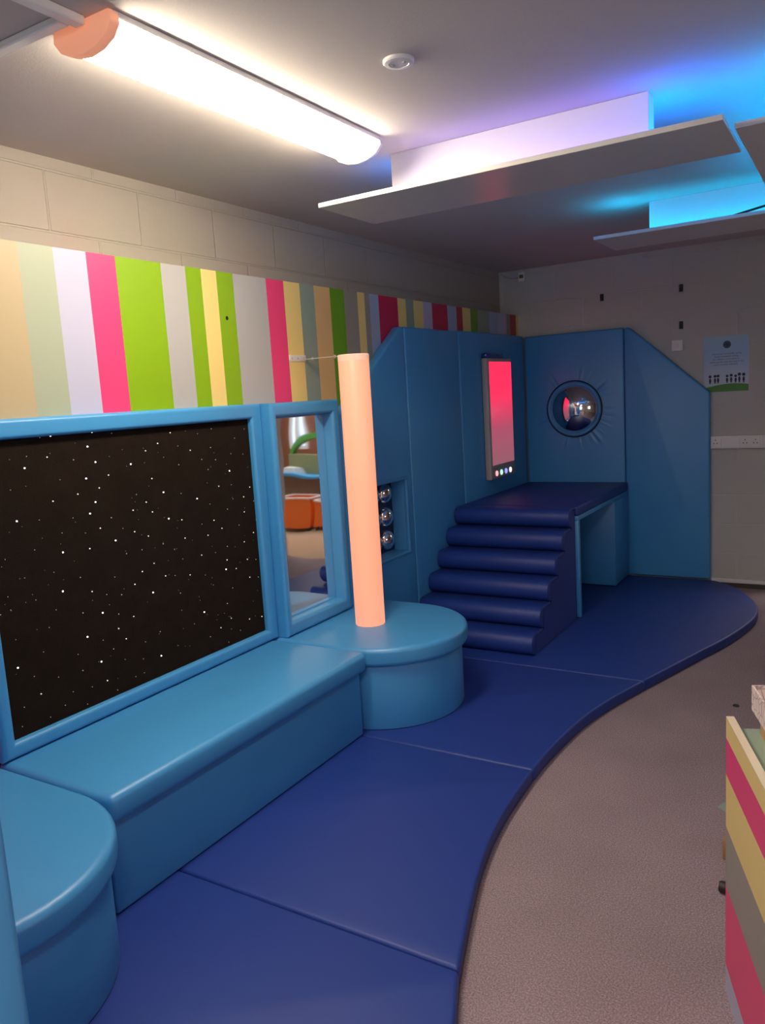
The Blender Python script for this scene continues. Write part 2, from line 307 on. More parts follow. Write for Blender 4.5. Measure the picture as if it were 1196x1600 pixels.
for i, (y, z, s) in enumerate(STARS):
    lv = 0 if s >= 2.6 else 1 if s >= 1.9 else 2; r = [.0031, .0024, .0018][lv]
    if i < 100:
        if lv not in star_mesh:
            b_ = bmesh.new(); dome(b_, (0, 0, 0), r)
            o = ob('fibre_light', b_, star_mats[lv], sp); star_mesh[lv] = o.data
        else:
            o = bpy.data.objects.new('fibre_light', star_mesh[lv]); COL.objects.link(o); o.parent = sp
            o.matrix_parent_inverse = Matrix.Translation(-Vector(sp.location))
        o.location = (-2.445, y, z)
    else: dome(rest, (-2.445, y, z), .0013)
for k_ in range(90):
    dome(rest, (-2.445, random.uniform(1.49, 2.81), random.uniform(.53, 1.52)), random.choice((.0006, .0008)))
ob('fibre_lights', rest, star_mats[2], sp, kind='stuff')

mp = thing('wall_mirror', (XB, 3.19, .462), 'rippled acrylic mirror in a light blue padded frame beside the star carpet', 'mirror')
ob('padded_frame', ring(bmesh.new(), 2.899, 3.468, .462, 1.600, .045, .062, .070, .067, XF, .106, .02), vinyl, mp)
bm = bmesh.new(); ny, nz_ = 40, 80; grid = []
for i in range(ny+1):
    row = []
    for j in range(nz_+1):
        y = 2.944+(3.408-2.944)*i/ny; z = .530+(1.535-.530)*j/nz_
        u = .0003*sin(6*y+11*z)+.00011*sin(31*z+1.1)*cos(9*y)+.00014*sin(18*y-7*z)
        row.append(bm.verts.new((-2.430+u, y, z)))
    grid.append(row)
for i in range(ny):
    for j in range(nz_): bm.faces.new((grid[i][j], grid[i+1][j], grid[i+1][j+1], grid[i][j+1]))
mg = ob('mirror_sheet', bm, chrome, mp); so = mg.modifiers.new('thickness', 'SOLIDIFY'); so.thickness = .004; so.offset = 0

# ------------------------------------------------------------ bench and rounded seats
def dseat(cxx, cyy, r, x_back, n=28):
    return [(x_back, cyy-r)] + arc(cxx, cyy, r, -90, 90, n) + [(x_back, cyy+r)]
def wrinkle(m): return m
bn = thing('padded_bench', (-2.2, 2.15, MZ), 'long light blue vinyl bench below the star carpet and mirror', 'bench')
ob('bench_base', B((-2.468, 1.435, MZ+.001), (-1.936, 2.858, .368), .008), vinyl, bn)
ob('bench_cushion', B((-2.468, 1.428, .370), (-1.897, 2.868, .460), .024, 5), vinyl, bn)
for nm, cyy, cxx, r, lab in (('far', 3.287, -2.06, .405, 'rounded light blue padded seat that carries the glowing salmon column'), ('near', 1.013, -2.03, .400, 'rounded light blue padded seat at the near end of the long bench')):
    t = thing('rounded_seat', (-2.2, cyy, MZ), lab, 'seat', 'light blue rounded seats')
    ob('seat_base', prism(dseat(cxx-.004, cyy, r-.008, -2.468), 'z', MZ+.001, .368, .006, 2, 40), vinyl, t)
    ob('seat_cushion', prism(dseat(cxx+.012, cyy, r+.010, -2.468), 'z', .370, .460, .024, 5, 40), vinyl, t)

# ------------------------------------------------------------ glowing column with wall bracket
cxy = (-2.122, 3.262)
ct = thing('glowing_column', (cxy[0], cxy[1], .461), 'tall glowing salmon tube standing on the rounded seat', 'lamp')
glow = mat('column_glow', (.45, .25, .2), .35, emit=(1.0, .37, .20), es=.74)
capm = mat('column_cap_glow', (.55, .40, .33), .35, emit=(1, .50, .33), es=.5)
ob('light_tube', lathe([(0, .461), (.074, .461), (.0755, .464), (.0755, 1.790), (.0745, 1.793), (0, 1.793)], (cxy[0], cxy[1], 0), 'z', 48), glow, ct)
ob('tube_cap', lathe([(.0762, 1.780), (.0768, 1.806), (.074, 1.810), (0, 1.810)], (cxy[0], cxy[1], 0), 'z', 48), capm, ct)
br = thing('wall_bracket', (XB, 3.29, 1.80), 'white metal strap bracket tying the glowing column to the striped wall', 'bracket')
metal_w = mat('white_metal', (.72, .68, .62), .4, .5)
bm = B((XB+.0005, 3.205, 1.802), (XB+.004, 3.345, 1.834), .0015, 2); ob('wall_plate', bm, metal_w, br)
bm = B((XB+.004, 3.33, 1.812), (cxy[0]-.05, 3.344, 1.8145)); ob('strap', bm, metal_w, br)
for yy in (3.225, 3.275, 3.325): ob('screw', lathe([(.004, 0), (.0035, .0015), (0, .002)], (XB+.004, yy, 1.818), 'x', 12), grey_frame, br)
for xx in (-2.42, -2.28): ob('bolt', lathe([(.005, -.008), (.005, .008), (0, .008)], (xx, 3.338, 1.813), 'z', 10), grey_frame, br)

# ------------------------------------------------------------ tall padded panels
XP = -2.405
def round_mirror_vinyl():
    """light blue vinyl pulled into radial creases around the round mirror"""
    m = mat('creased_light_blue_vinyl', LB, .38, .7); nt = m.node_tree; b = nt.nodes['Principled BSDF']
    tc = nt.nodes.new('ShaderNodeTexCoord'); sp_ = nt.nodes.new('ShaderNodeSeparateXYZ'); nt.links.new(tc.outputs['Object'], sp_.inputs[0])
    def M(op, a, b_=None, c=None):
        n = nt.nodes.new('ShaderNodeMath'); n.operation = op
        for i, v in enumerate((a, b_, c)):
            if v is None: continue
            if isinstance(v, (int, float)): n.inputs[i].default_value = v
            else: nt.links.new(v, n.inputs[i])
        return n.outputs[0]
    dx = M('SUBTRACT', sp_.outputs['X'], -1.992); dz = M('SUBTRACT', sp_.outputs['Z'], 1.405)
    ang = M('ARCTAN2', dz, dx); rad = M('SQRT', M('ADD', M('MULTIPLY', dx, dx), M('MULTIPLY', dz, dz)))
    wv = M('SINE', M('MULTIPLY', ang, 34)); fall = M('MAXIMUM', M('SUBTRACT', 1, M('MULTIPLY', M('ABSOLUTE', M('SUBTRACT', rad, .27)), 11)), 0)
    nz2 = nt.nodes.new('ShaderNodeTexNoise'); nz2.inputs['Scale'].default_value = 2.6; cb = nt.nodes.new('ShaderNodeCombineXYZ'); nt.links.new(ang, cb.inputs[0]); nt.links.new(cb.outputs[0], nz2.inputs['Vector'])
    g = M('MAXIMUM', M('MULTIPLY', M('SUBTRACT', nz2.outputs['Fac'], .45), 5), 0)
    h = M('MULTIPLY', M('MULTIPLY', wv, fall), g)
    bp = nt.nodes.new('ShaderNodeBump'); bp.inputs['Strength'].default_value = .9; bp.inputs['Distance'].default_value = .004
    nt.links.new(h, bp.inputs['Height']); nt.links.new(bp.outputs['Normal'], b.inputs['Normal']); return m
creased = round_mirror_vinyl()
PG = 'tall light blue padded wall panels'
def ypanel(y0, y1, poly, lab, cut=None):
    bm = prism(poly, 'x', XB+.001, XP, .014, 4, 20)
    return bm
# sloped panel with the square cubby
CY0, CY1, CZ0, CZ1 = 3.632, 4.205, .635, 1.090
poly = [(3.50, MZ+.002), (4.283, MZ+.002), (4.283, 2.012), (4.245, 2.012), (3.50, 1.492)]
o = ob('tall_wall_panel', prism(poly, 'x', XB+.001, XP, .014, 4, 20), vinyl)
tag(o, 'light blue padded panel with sloping top edge and a square cubby of silver domes', 'wall panel', PG)
cb_ = bmesh.new(); box(cb_, (XB-.05, CY0, CZ0), (XP+.05, CY1, CZ1))
ct_ = ob('cubby_cut', cb_, vinyl); ct_.hide_render = True
mod = o.modifiers.new('cubby', 'BOOLEAN'); mod.object = ct_; mod.operation = 'DIFFERENCE'; mod.solver = 'EXACT'
bpy.context.view_layer.update(); dg = bpy.context.evaluated_depsgraph_get()
newme = bpy.data.meshes.new_from_object(o.evaluated_get(dg)); o.modifiers.clear(); o.data = newme
for p in o.data.polygons: p.use_smooth = True
o.data.set_sharp_from_angle(angle=math.radians(30))
bpy.data.objects.remove(ct_)
panel3 = o
lip = ring(bmesh.new(), CY0-.016, CY1+.016, CZ0-.016, CZ1+.016, .02, .02, .02, .02, XP-.008, .014, .007, 3)
ob('cubby_rim', lip, vinyl, None)
rim = bpy.context.scene.objects['cubby_rim']; rim.parent = panel3
XC = -2.512
bm = bmesh.new()
box(bm, (XC, CY0+.001, CZ0+.001), (XP-.014, CY0+.006, CZ1-.001)); box(bm, (XC, CY1-.006, CZ0+.001), (XP-.014, CY1-.001, CZ1-.001))
box(bm, (XC, CY0+.006, CZ0+.001), (XP-.014, CY1-.006, CZ0+.006)); box(bm, (XC, CY0+.006, CZ1-.006), (XP-.014, CY1-.006, CZ1-.001))
ob('cubby_lining', bm, vinyl, None); cl_ = bpy.context.scene.objects['cubby_lining']; cl_.parent = panel3
ob('cubby_back', B((XC-.004, CY0+.001, CZ0+.001), (XC, CY1-.001, CZ1-.001)), mat('dark_blue_acrylic', (.012, .016, .07), .15), None)
bb = bpy.context.scene.objects['cubby_back']; bb.parent = panel3
sil = mat('silver_dome', (.80, .80, .84), .06, metal=1)
for yy in (4.110, 3.965, 3.820):
    for zz in (1.008, .862, .716):
        R_ = .062; d_ = ob('silver_dome', lathe([(R_, 0), (R_*.97, .008), (R_*.84, .022), (R_*.64, .032), (R_*.40, .039), (R_*.18, .042), (0, .043)], (XC+.0005, yy, zz), 'x', 28), sil, None); d_.parent = panel3
o = ob('tall_wall_panel', B((XB+.001, 4.287, MZ+.002), (XP, 5.045, 2.014), .014, 4), vinyl)
tag(o, 'plain light blue padded panel between the cubby panel and the red light panel', 'wall panel', PG)
o = ob('tall_wall_panel', B((XB+.001, 5.049, MZ+.002), (XP, 6.283, 2.020), .014, 4), vinyl)
tag(o, 'light blue padded panel behind the red light panel at the stair top', 'wall panel', PG)
# far wall pair
o = ob('tall_wall_panel', B((-2.403, 6.288, MZ+.002), (-1.594, 6.348, 2.012), .014, 4), creased)
tag(o, 'light blue padded panel with the round convex mirror, above the platform', 'wall panel', PG)
farp = o
poly = [(-1.590, MZ+.002), (-.968, MZ+.002), (-.968, 1.487), (-1.548, 2.008), (-1.590, 2.008)]
o = ob('tall_wall_panel', prism(poly, 'y', 6.288, 6.348, .014, 4, 20), vinyl)
tag(o, 'light blue padded panel on the far wall whose top slopes down to the right', 'wall panel', PG)
# near end panel
o = ob('tall_wall_panel', B((XB+.001, .535, MZ+.002), (-1.032, .598, 2.01), .014, 4), vinyl)
tag(o, 'light blue padded end panel at the bottom left corner of the photo', 'wall panel', PG)

# round convex mirror on the far panel
rm = thing('round_mirror', (-1.992, 6.288, 1.405), 'round convex mirror set in a padded light blue ring on the far panel', 'mirror')
c = (-1.992, 6.288, 1.405)
ob('padded_ring', lathe([(.222, .0), (.219, -.012), (.211, -.018), (.202, -.014), (.196, -.006), (.192, .0)], c, 'y', 64), vinyl, rm)
ob('groove_shade_ring', lathe([(.2225, .0), (.2225, -.007), (.226, -.010), (.230, -.007), (.230, .0)], c, 'y', 64), mat('groove_shade_navy', (.006, .014, .05), .5), rm)  # dark ring added in place of the shade in the rim groove
ob('convex_dome', lathe([(.195, -.001), (.188, -.018), (.168, -.040), (.140, -.060), (.105, -.076), (.066, -.087), (.030, -.0925), (0, -.094)], c, 'y', 64), sil, rm, ang=80)

# ------------------------------------------------------------ red light panel
lp = thing('colour_light_panel', (XP, 5.64, .93), 'grey wall panel with a glowing red screen and four coloured buttons', 'light panel')
x0, x1 = XP+.001, -2.357; y0, y1, z0, z1 = 5.408, 5.885, .928, 1.832
hb = B((x0, y0, z0), (x1, y1, z1), .010, 3); ob('housing', hb, grey_frame, lp)
scr = mat('red_screen', (.2, .05, .06), .25); nt = scr.node_tree; b = nt.nodes['Principled BSDF']
tc = nt.nodes.new('ShaderNodeTexCoord'); s_ = nt.nodes.new('ShaderNodeSeparateXYZ'); nt.links.new(tc.outputs['Object'], s_.inputs[0])
mr = nt.nodes.new('ShaderNodeMapRange'); mr.inputs[1].default_value = 1.03; mr.inputs[2].default_value = 1.80; nt.links.new(s_.outputs['Z'], mr.inputs[0])
cr = nt.nodes.new('ShaderNodeValToRGB'); e = cr.color_ramp.elements; e[0].color = (.24, .085, .11, 1); e[1].color = (1, .022, .085, 1); e[1].position = .78
k_ = e.new(.35); k_.color = (.33, .065, .11, 1); k_ = e.new(.55); k_.color = (.62, .035, .10, 1)
nt.links.new(mr.outputs[0], cr.inputs[0]); nt.links.new(cr.outputs[0], b.inputs['Emission Color']); b.inputs['Emission Strength'].default_value = 1.0
ob('screen', B((x1, y0+.035, 1.035), (x1+.003, y1-.020, 1.805), .001, 1), scr, lp)
ob('control_strip', B((x1, y0+.012, z0+.010), (x1+.004, y1-.008, 1.018), .0015, 1), mat('grey_strip', (.30, .29, .29), .45), lp)
for k_, (yy, cc, ec) in enumerate(((5.50, 'pink', (1, .45, .5)), (5.59, 'green', (.45, 1, .7)), (5.68, 'blue', (.3, .35, 1)), (5.77, 'white', (.85, .9, 1)))):
    bt = ob('button', lathe([(.021, 0), (.0195, .006), (.012, .009), (0, .0095)], (x1+.004, yy, .972), 'x', 20), mat('button_'+cc, ec, .3, emit=ec, es=.9), lp); bt['label'] = 'small lit %s button' % cc
ob('top_cap', B((x0+.002, y0+.01, z1+.001), (x1-.004, y1-.14, z1+.038), .012, 3), mat('dark_blue_gloss', (.01, .03, .32), .15, coat=.5), lp)

# ------------------------------------------------------------ roller stairs and platform
st = thing('padded_stairs', (-2.0, 4.55, MZ), 'navy padded stairs made of six rounded rolls, leading up to the platform', 'stairs')
SX0, SX1 = -2.402, -1.590; run, rise, ys0 = .1435, .125, 4.125
pl = [(ys0+.075, MZ+.001)]
for i in range(6):
    pl += [(ys0+.075+i*run, MZ+(i+1)*rise-.02), (ys0+.075+(i+1)*run, MZ+(i+1)*rise-.02)]
pl[-1] = (ys0+6*run-.002, pl[-1][1]); pl += [(ys0+6*run-.002, MZ+.001)]
ob('stair_core', prism(pl, 'x', SX0, SX1-.006, 0), navy, st)
for i in range(6):
    ya = ys0+i*run; zc = MZ+.002+i*rise; R_ = rise/2-.001
    # rounded roll: half round nose plus the flat tread behind it
    pts = [(ya+R_*.9+R_*.9*cos(math.radians(a)), zc+R_+R_*sin(math.radians(a))) for a in range(-90, -271, -12)]
    pts += [(ya+run+.05 if i < 5 else ya+run-.002, zc+2*R_), (ya+run+.05 if i < 5 else ya+run-.002, zc+2*R_-.018), (ya+.078, zc+2*R_-.018), (ya+.078, zc)]
    bm = prism(pts, 'x', SX0, SX1, .006, 2, 60)
    ob('stair_roll', bm, navy, st)
YP = ys0+6*run+.002
pf = thing('padded_platform', (-2.0, 5.6, MZ), 'navy topped platform at the stair top with an open light blue tunnel under it', 'platform')
ob('platform_cushion', B((-2.402, YP, .748), (-1.572, 6.284, .812), .012, 3), navy, pf)
ob('platform_rail', B((-2.400, YP+.004, .716), (-1.574, 6.280, .7475), .004, 2), vinyl, pf)
ob('end_wall', B((-2.400, YP+.004, MZ+.002), (-1.574, YP+.042, .7155), .005, 2), vinyl, pf)
ob('end_wall', B((-2.400, 5.885, MZ+.002), (-1.574, 6.278, .7155), .010, 2), vinyl, pf)

# ------------------------------------------------------------ ceiling: battens, rafts, fittings
tube = mat('batten_diffuser', (.95, .93, .88), .4, emit=(1, .86, .66), es=TUBE_W)
capp = mat('backlit_salmon_end_cap', (.80, .42, .30), .4, .4, emit=(1, .36, .18), es=.35)  # tube light through the cap is put into its colour and emission
def dprof(hw, hd, n=14, z=H-.016): return [(hw, H-.016)] + [(hw*cos(math.radians(a))*1.0, z-hd*sin(math.radians(a))) for a in [180*i/n for i in range(1, n)]] + [(-hw, H-.016)]
fill_tube = mat('fill_batten_diffuser', (.95, .93, .88), .4, emit=(1, .88, .78), es=FILL_TUBE_W)
def batten(cxx, y0, y1, lab, tube=tube):
    t = thing('batten_light', (cxx, (y0+y1)/2, H), lab, 'ceiling light', 'long ceiling battens')
    ob('base_tray', B((cxx-.104, y0, H-.016), (cxx+.104, y1, H-.0005), .002, 1), white, t)
    ob('diffuser', prism([(cxx+a*.098/.1, b) for a, b in dprof(.1, .056)], 'y', y0+.022, y1-.012), tube, t, ang=50)
    pr = [(cxx+.104, H-.001), (cxx+.108, H-.03), (cxx+.085, H-.056), (cxx+.045, H-.073), (cxx, H-.079), (cxx-.045, H-.073), (cxx-.085, H-.056), (cxx-.108, H-.03), (cxx-.104, H-.001)]
    ob('end_cap', prism(pr, 'y', y0-.010, y0+.022, .005, 2, 40), capp, t)
    ob('end_cap', prism(pr, 'y', y1-.012, y1+.002, .003, 2, 40), white, t)
    return t
batten(-1.667, 1.44, 2.69, 'long lit ceiling batten with a salmon end cap above the star carpet')
if True:
    batten(-.25, -.80, .45, 'added, unseen long ceiling batten behind the camera that brightens the near room', fill_tube)  # unseen batten added to brighten the near mats and carpet
tag(ob('ceiling_trunking', B((-1.675, YN+.02, H-.022), (-1.640, 1.425, H-.0005), .003, 1), white), 'white trunking on the ceiling running from the batten end cap towards the camera', 'trunking')
tag(ob('ceiling_trunking', B((XL+.002, 1.378, H-.020), (-1.680, 1.410, H-.0005), .003, 1), white), 'white trunking on the ceiling from the batten end cap to the left wall', 'trunking')
o = thing('ceiling_plate', (-1.174, 2.148, H), 'small round white cover plate on the ceiling right of the batten', 'ceiling plate')
ob('plate', lathe([(.046, 0), (.046, -.006), (.042, -.010), (.030, -.011), (.029, -.009), (0, -.009)], (-1.174, 2.148, H), 'z', 36), white, o)
for s in (-1, 1): ob('screw', lathe([(.005, -.008), (.004, -.0115), (0, -.012)], (-1.174+s*.018, 2.148, H), 'z', 10), grey_frame, o)

led_b2 = mat('strong_blue_led', (.1, .2, .9), .4, emit=(.0, .13, 1), es=BLUE); led_c2 = mat('bright_cyan_led', (.1, .6, .9), .4, emit=(0, .50, 1), es=CYAN*3.6); led_c3 = mat('soft_cyan_led', (.1, .6, .9), .4, emit=(0, .42, 1), es=CYAN*1.8)
led_c = mat('cyan_led', (.1, .6, .9), .4, emit=(.0, .50, 1), es=CYAN); led_v = mat('violet_led', (.3, .2, .9), .4, emit=(.17, .10, 1), es=VIOLET)
led_b = mat('blue_led', (.1, .2, .9), .4, emit=(.0, .22, 1), es=BLUE*.45)
RZ = 2.370; RT = .018
def raft(a, b, bx, lab, strips):
    t = thing('ceiling_raft', ((a[0]+b[0])/2, (a[1]+b[1])/2, RZ), lab, 'ceiling panel', 'suspended ceiling rafts')
    ob('raft_board', B((a[0], a[1], RZ), (b[0], b[1], RZ+RT), .0015, 1), raft_m, t)
    ob('hanging_box', B((bx[0], bx[1], RZ+RT+.0005), (bx[2], bx[3], H-.0005), .001, 1), raft_w, t)
    for s, m_ in strips: ob('led_strip', B((s[0], s[1], RZ+RT+.0005), (s[2], s[3], RZ+RT+.005)), m_, t)
    return t
raft((-1.905, 2.742), (-.384, 3.172), (-1.648, 2.905, -.640, 2.985), 'pale suspended ceiling board with a long lilac-lit box on top, nearest the batten',
     [((-1.55, 2.86, -.62, 2.87), led_v), ((-1.75, 3.03, -.60, 3.04), led_b), ((-.575, 2.85, -.565, 3.13), led_b2)])
raft((-1.275, 4.432), (.30, 4.884), (-1.020, 4.622, .05, 4.702), 'pale suspended ceiling board by the far wall, its box lit cyan',
     [((-1.05, 4.56, .1, 4.572), led_c), ((-1.20, 4.52, -1.08, 4.535), led_c2)])
raft((-.367, 2.865), (.085, 4.405), (-.18, 3.12, -.10, 4.15), 'pale suspended ceiling board at the right edge, glowing cyan above',
     [((-.345, 2.95, -.335, 4.30), led_c3), ((-.30, 2.885, -.05, 2.895), led_c3)])
def cable(pts, r, m, lab):
    cu = bpy.data.curves.new('cable', 'CURVE'); cu.dimensions = '3D'; cu.bevel_depth = r; cu.bevel_resolution = 3
    s = cu.splines.new('NURBS'); s.points.add(len(pts)-1); s.use_endpoint_u = True; s.order_u = 3
    for p, q in zip(s.points, pts): p.co = (*q, 1)
    t = bpy.data.objects.new('tmp', cu); COL.objects.link(t); bpy.context.view_layer.update()
    me = bpy.data.meshes.new_from_object(t.evaluated_get(bpy.context.evaluated_depsgraph_get())); bpy.data.objects.remove(t)
    me.materials.clear(); me.materials.append(m)
    o = bpy.data.objects.new('cable', me); COL.objects.link(o)
    return tag(o, lab, 'cable') if lab else o
cable([(-.60, 4.52, RZ+RT+.007), (-.45, 4.50, RZ+RT+.03), (-.30, 4.49, RZ+RT+.045), (-.15, 4.50, RZ+RT+.04), (.05, 4.52, RZ+RT+.007)], .006, dark, 'black cable lying on the far ceiling board in front of its cyan box')

# ------------------------------------------------------------ far wall fittings
def text(s, size, x, z, y, m, parent, name='printed_line', align='CENTER', squeeze=1):
    cu = bpy.data.curves.new('t', 'FONT'); cu.body = s; cu.size = size; cu.align_x = align; cu.extrude = .0001; cu.resolution_u = 2
    t = bpy.data.objects.new('tmp', cu); COL.objects.link(t); bpy.context.view_layer.update()
    me = bpy.data.meshes.new_from_object(t.evaluated_get(bpy.context.evaluated_depsgraph_get())); bpy.data.objects.remove(t)
    me.transform(Matrix.Translation((x, y, z)) @ Matrix.Rotation(pi/2, 4, 'X') @ Matrix.Diagonal((squeeze, 1, 1, 1)))
    me.materials.clear(); me.materials.append(m); o = bpy.data.objects.new(name, me); COL.objects.link(o)
    if parent: o.parent = parent; o.matrix_parent_inverse = Matrix.Translation(-Vector(parent.location))
    return o
px0, px1, pz0, pz1 = -1.018, -.712, 1.480, 1.885; YW = YF-.0005
po = thing('poster', ((px0+px1)/2, YF, pz0), 'pale blue poster with small dark text, a row of printed children and a green hill', 'poster')
sheet = mat('poster_sky_print', (.3, .4, .5), .35); nt = sheet.node_tree; b = nt.nodes['Principled BSDF']
tc = nt.nodes.new('ShaderNodeTexCoord'); s_ = nt.nodes.new('ShaderNodeSeparateXYZ'); nt.links.new(tc.outputs['Object'], s_.inputs[0])
mr = nt.nodes.new('ShaderNodeMapRange'); mr.inputs[1].default_value = pz0; mr.inputs[2].default_value = pz1; nt.links.new(s_.outputs['Z'], mr.inputs[0])
cr = nt.nodes.new('ShaderNodeValToRGB'); e = cr.color_ramp.elements; e[0].color = (.62, .66, .74, 1); e[1].color = (.36, .56, .68, 1); k_ = e.new(.5); k_.color = (.42, .54, .72, 1); k_ = e.new(.78); k_.color = (.33, .52, .74, 1)
nt.links.new(mr.outputs[0], cr.inputs[0]); nt.links.new(cr.outputs[0], b.inputs['Base Color'])
ob('poster_sheet', B((px0, YF-.003, pz0), (px1, YF-.0005, pz1)), sheet, po)
yt = YF-.0036; ink = mat('dark_blue_ink', (.035, .07, .15), .6); fig = mat('dark_print', (.03, .035, .06), .6); grass = mat('green_print', (.09, .28, .05), .5); pc = (px0+px1)/2
ob('printed_emblem', lathe([(0, -.0005), (.027, -.0005), (.027, 0)], (pc+.006, YF-.003, 1.822), 'y', 28), mat('emblem_print', (.03, .06, .11), .6), po)
ob('emblem_ring', lathe([(.019, -.0003), (.0205, -.0003)], (pc+.006, YF-.0036, 1.822), 'y', 28), mat('emblem_line', (.2, .26, .34), .6), po)
for i, (ln, dx) in enumerate((('Nurturing in a friendly, caring', .004), ('family orientated setting', .002), ('for children, committed to', .0), ('enhancing the early learning of the', .002), ('needs of every individual', -.004))):
    text(ln, .0165, pc+dx, 1.752-i*.0195, yt, ink, po)
hp = [(px0+.001, pz0+.001), (px1-.001, pz0+.001), (px1-.001, pz0+.048)] + [(px1-.001-(px1-px0-.002)*t/12, pz0+.048+.017*sin(pi*(t/12)**.9)-.016*(t/12)) for t in range(1, 13)]
ob('printed_hill', prism(hp, 'y', YF-.0036, YF-.0031), grass, po, smooth=False)
for i, (fx, s) in enumerate(((.043, 1), (.077, 1), (.098, 1), (.160, .92), (.188, 1), (.218, .9), (.243, 1.12), (.272, 1.1))):
    X = px0+fx; zb = pz0+.058+.006*sin(pi*fx/.3); h = .066*s; bm = bmesh.new()
    t = lathe([(0, -.0003), (.0105*s, -.0003), (.0105*s, 0)], (X, YF-.0036, zb+h*.82), 'y', 14); merge(bm, t)
    t = prism([(X-.005, zb+h*.60), (X+.005, zb+h*.60), (X+.0085, zb+h*.28), (X+.0055, zb+h*.22), (X+.005, zb), (X+.001, zb), (X, zb+h*.18), (X-.001, zb), (X-.005, zb), (X-.0055, zb+h*.22), (X-.0085, zb+h*.28)], 'y', YF-.0039, YF-.0036); merge(bm, t)
    ob('printed_child', bm, fig, po, smooth=False)

sw = thing('wall_switch', (-1.20, YF, 1.80), 'small square white switch box on the far wall above the sloping panel', 'switch')
ob('back_box', B((-1.243, YF-.030, 1.803), (-1.163, YF-.0005, 1.883), .004, 2), offw, sw)
ob('rocker', B((-1.212, YF-.034, 1.826), (-1.194, YF-.0305, 1.858), .002, 1), white, sw)
for X, Z, hh, lab in ((-1.769, 2.261, .036, 'leftmost small black clip on the far wall'), (-1.177, 2.263, .036, 'upper right small black clip on the far wall'), (-1.178, 1.992, .038, 'small black clip on the far wall just above the white switch box')):
    cl = thing('wall_clip', (X, YF, Z), lab, 'clip', 'small black clips on the far wall')
    ob('clip_back', B((X-.014, YF-.006, Z-hh*.75), (X+.014, YF-.0005, Z+hh*.75), .001, 1), dark, cl)
    ob('clip_hook', B((X-.009, YF-.018, Z-hh*.5), (X+.009, YF-.0065, Z-hh*.1), .002, 1), dark, cl)
sd = thing('corner_sensor', (-2.418, YF, 2.48), 'small cream sensor box high in the far left corner', 'sensor')
ob('sensor_body', B((-2.446, YF-.03, 2.462), (-2.392, YF-.0005, 2.538), .004, 2), offw, sd)
ob('sensor_window', B((-2.436, YF-.032, 2.488), (-2.402, YF-.0305, 2.516)), mat('brown_lens', (.12, .09, .05), .3), sd)
cable([(-2.447, YF-.012, 2.50), (-2.50, YF-.012, 2.49), (-2.56, YF-.02, 2.515), (-2.60, YF-.02, 2.545)], .004, grey_frame, 'thin cable from the corner sensor to the ceiling')
tk = thing('dado_trunking', (-.73, YF, 1.06), 'white dado trunking with sockets on the far wall right of the sloping panel', 'trunking')
ob('trunking_body', B((-.966, YF-.045, 1.062), (DX0-.06, YF-.0005, 1.156), .003, 2), white, tk)
ob('trunking_lid', B((-.875, YF-.049, 1.070), (-.770, YF-.0455, 1.148), .002, 1), white, tk)
for X in (-.930, -.694):
    w_ = .05 if X < -.9 else .072
    f = ob('socket_plate', B((X-w_, YF-.053, 1.068), (X+w_*.9, YF-.0455, 1.150), .003, 2) if X > -.9 else B((X-.03, YF-.053, 1.068), (X+.04, YF-.0455, 1.150), .003, 2), offw, tk)
    for dx in ((-.035, .035) if X > -.9 else (.0,)):
        for a, b_ in ((0, .018), (-.011, -.006), (.011, -.006)): ob('socket_slot', B((X+dx+a-.003, YF-.0535, 1.108+b_-.004), (X+dx+a+.003, YF-.0528, 1.108+b_+.004)), dark, tk)['plate'] = 1
ob('socket_plate', B((-.612, YF-.053, 1.068), (DX0-.062, YF-.0455, 1.150), .003, 2), white, tk)

# ------------------------------------------------------------ striped play unit at the right
U0 = Vector((-.2730, 2.0195, 0)); e1 = Vector((.3274, -.9449, 0)); e2 = Vector((.9449, .3274, 0)); UL = 1.25; UD = .62
def ubox(bm, a, b, r=0):
    t = B(a, b, r) if r else B(a, b)
    for v in t.verts:
        c_ = v.co.copy(); v.co = U0+e1*c_.x+e2*c_.y+Vector((0, 0, c_.z))
    merge(bm, t); return bm
un = thing('striped_storage_unit', U0+e1*UL/2+e2*UD/2, 'low storage unit striped pink, cream and grey with a green glass top, right edge', 'cabinet')
un.location.z = 0
bands = [(.0, .076, 'lilac'), (.076, .300, 'pink'), (.300, .4636, 'grey'), (.4636, .6045, 'yellow'), (.6045, .702, 'pink'), (.702, .756, 'yellow')]
bm = bmesh.new()
for a, b_, c_ in bands:
    n0 = len(bm.faces); ubox(bm, (0, 0, a), (UL, .018, b_)); bm.faces.ensure_lookup_table()
    for f in bm.faces[n0:]: f.material_index = keys.index(c_)
ob('striped_side', bm, stripe_mats, un, smooth=False)
cw = mat('cream_laminate', (.72, .62, .46), .4)
ob('side_edge', ubox(bmesh.new(), (0, 0, .7562), (UL, .0185, .758)), cw, un)
ob('far_side', ubox(bmesh.new(), (0, UD-.018, 0), (UL, UD, .756)), cw, un)
ob('end_panel', ubox(bmesh.new(), (.001, .0185, 0), (.019, UD-.0185, .722)), cw, un)
ob('end_panel', ubox(bmesh.new(), (UL-.019, .0185, 0), (UL-.001, UD-.0185, .722)), cw, un)
ob('glass_top', ubox(bmesh.new(), (.008, .0195, .7225), (UL-.002, UD-.019, .730)), mat('pale_green_glass_top', (.30, .40, .32), .12, .6), un)
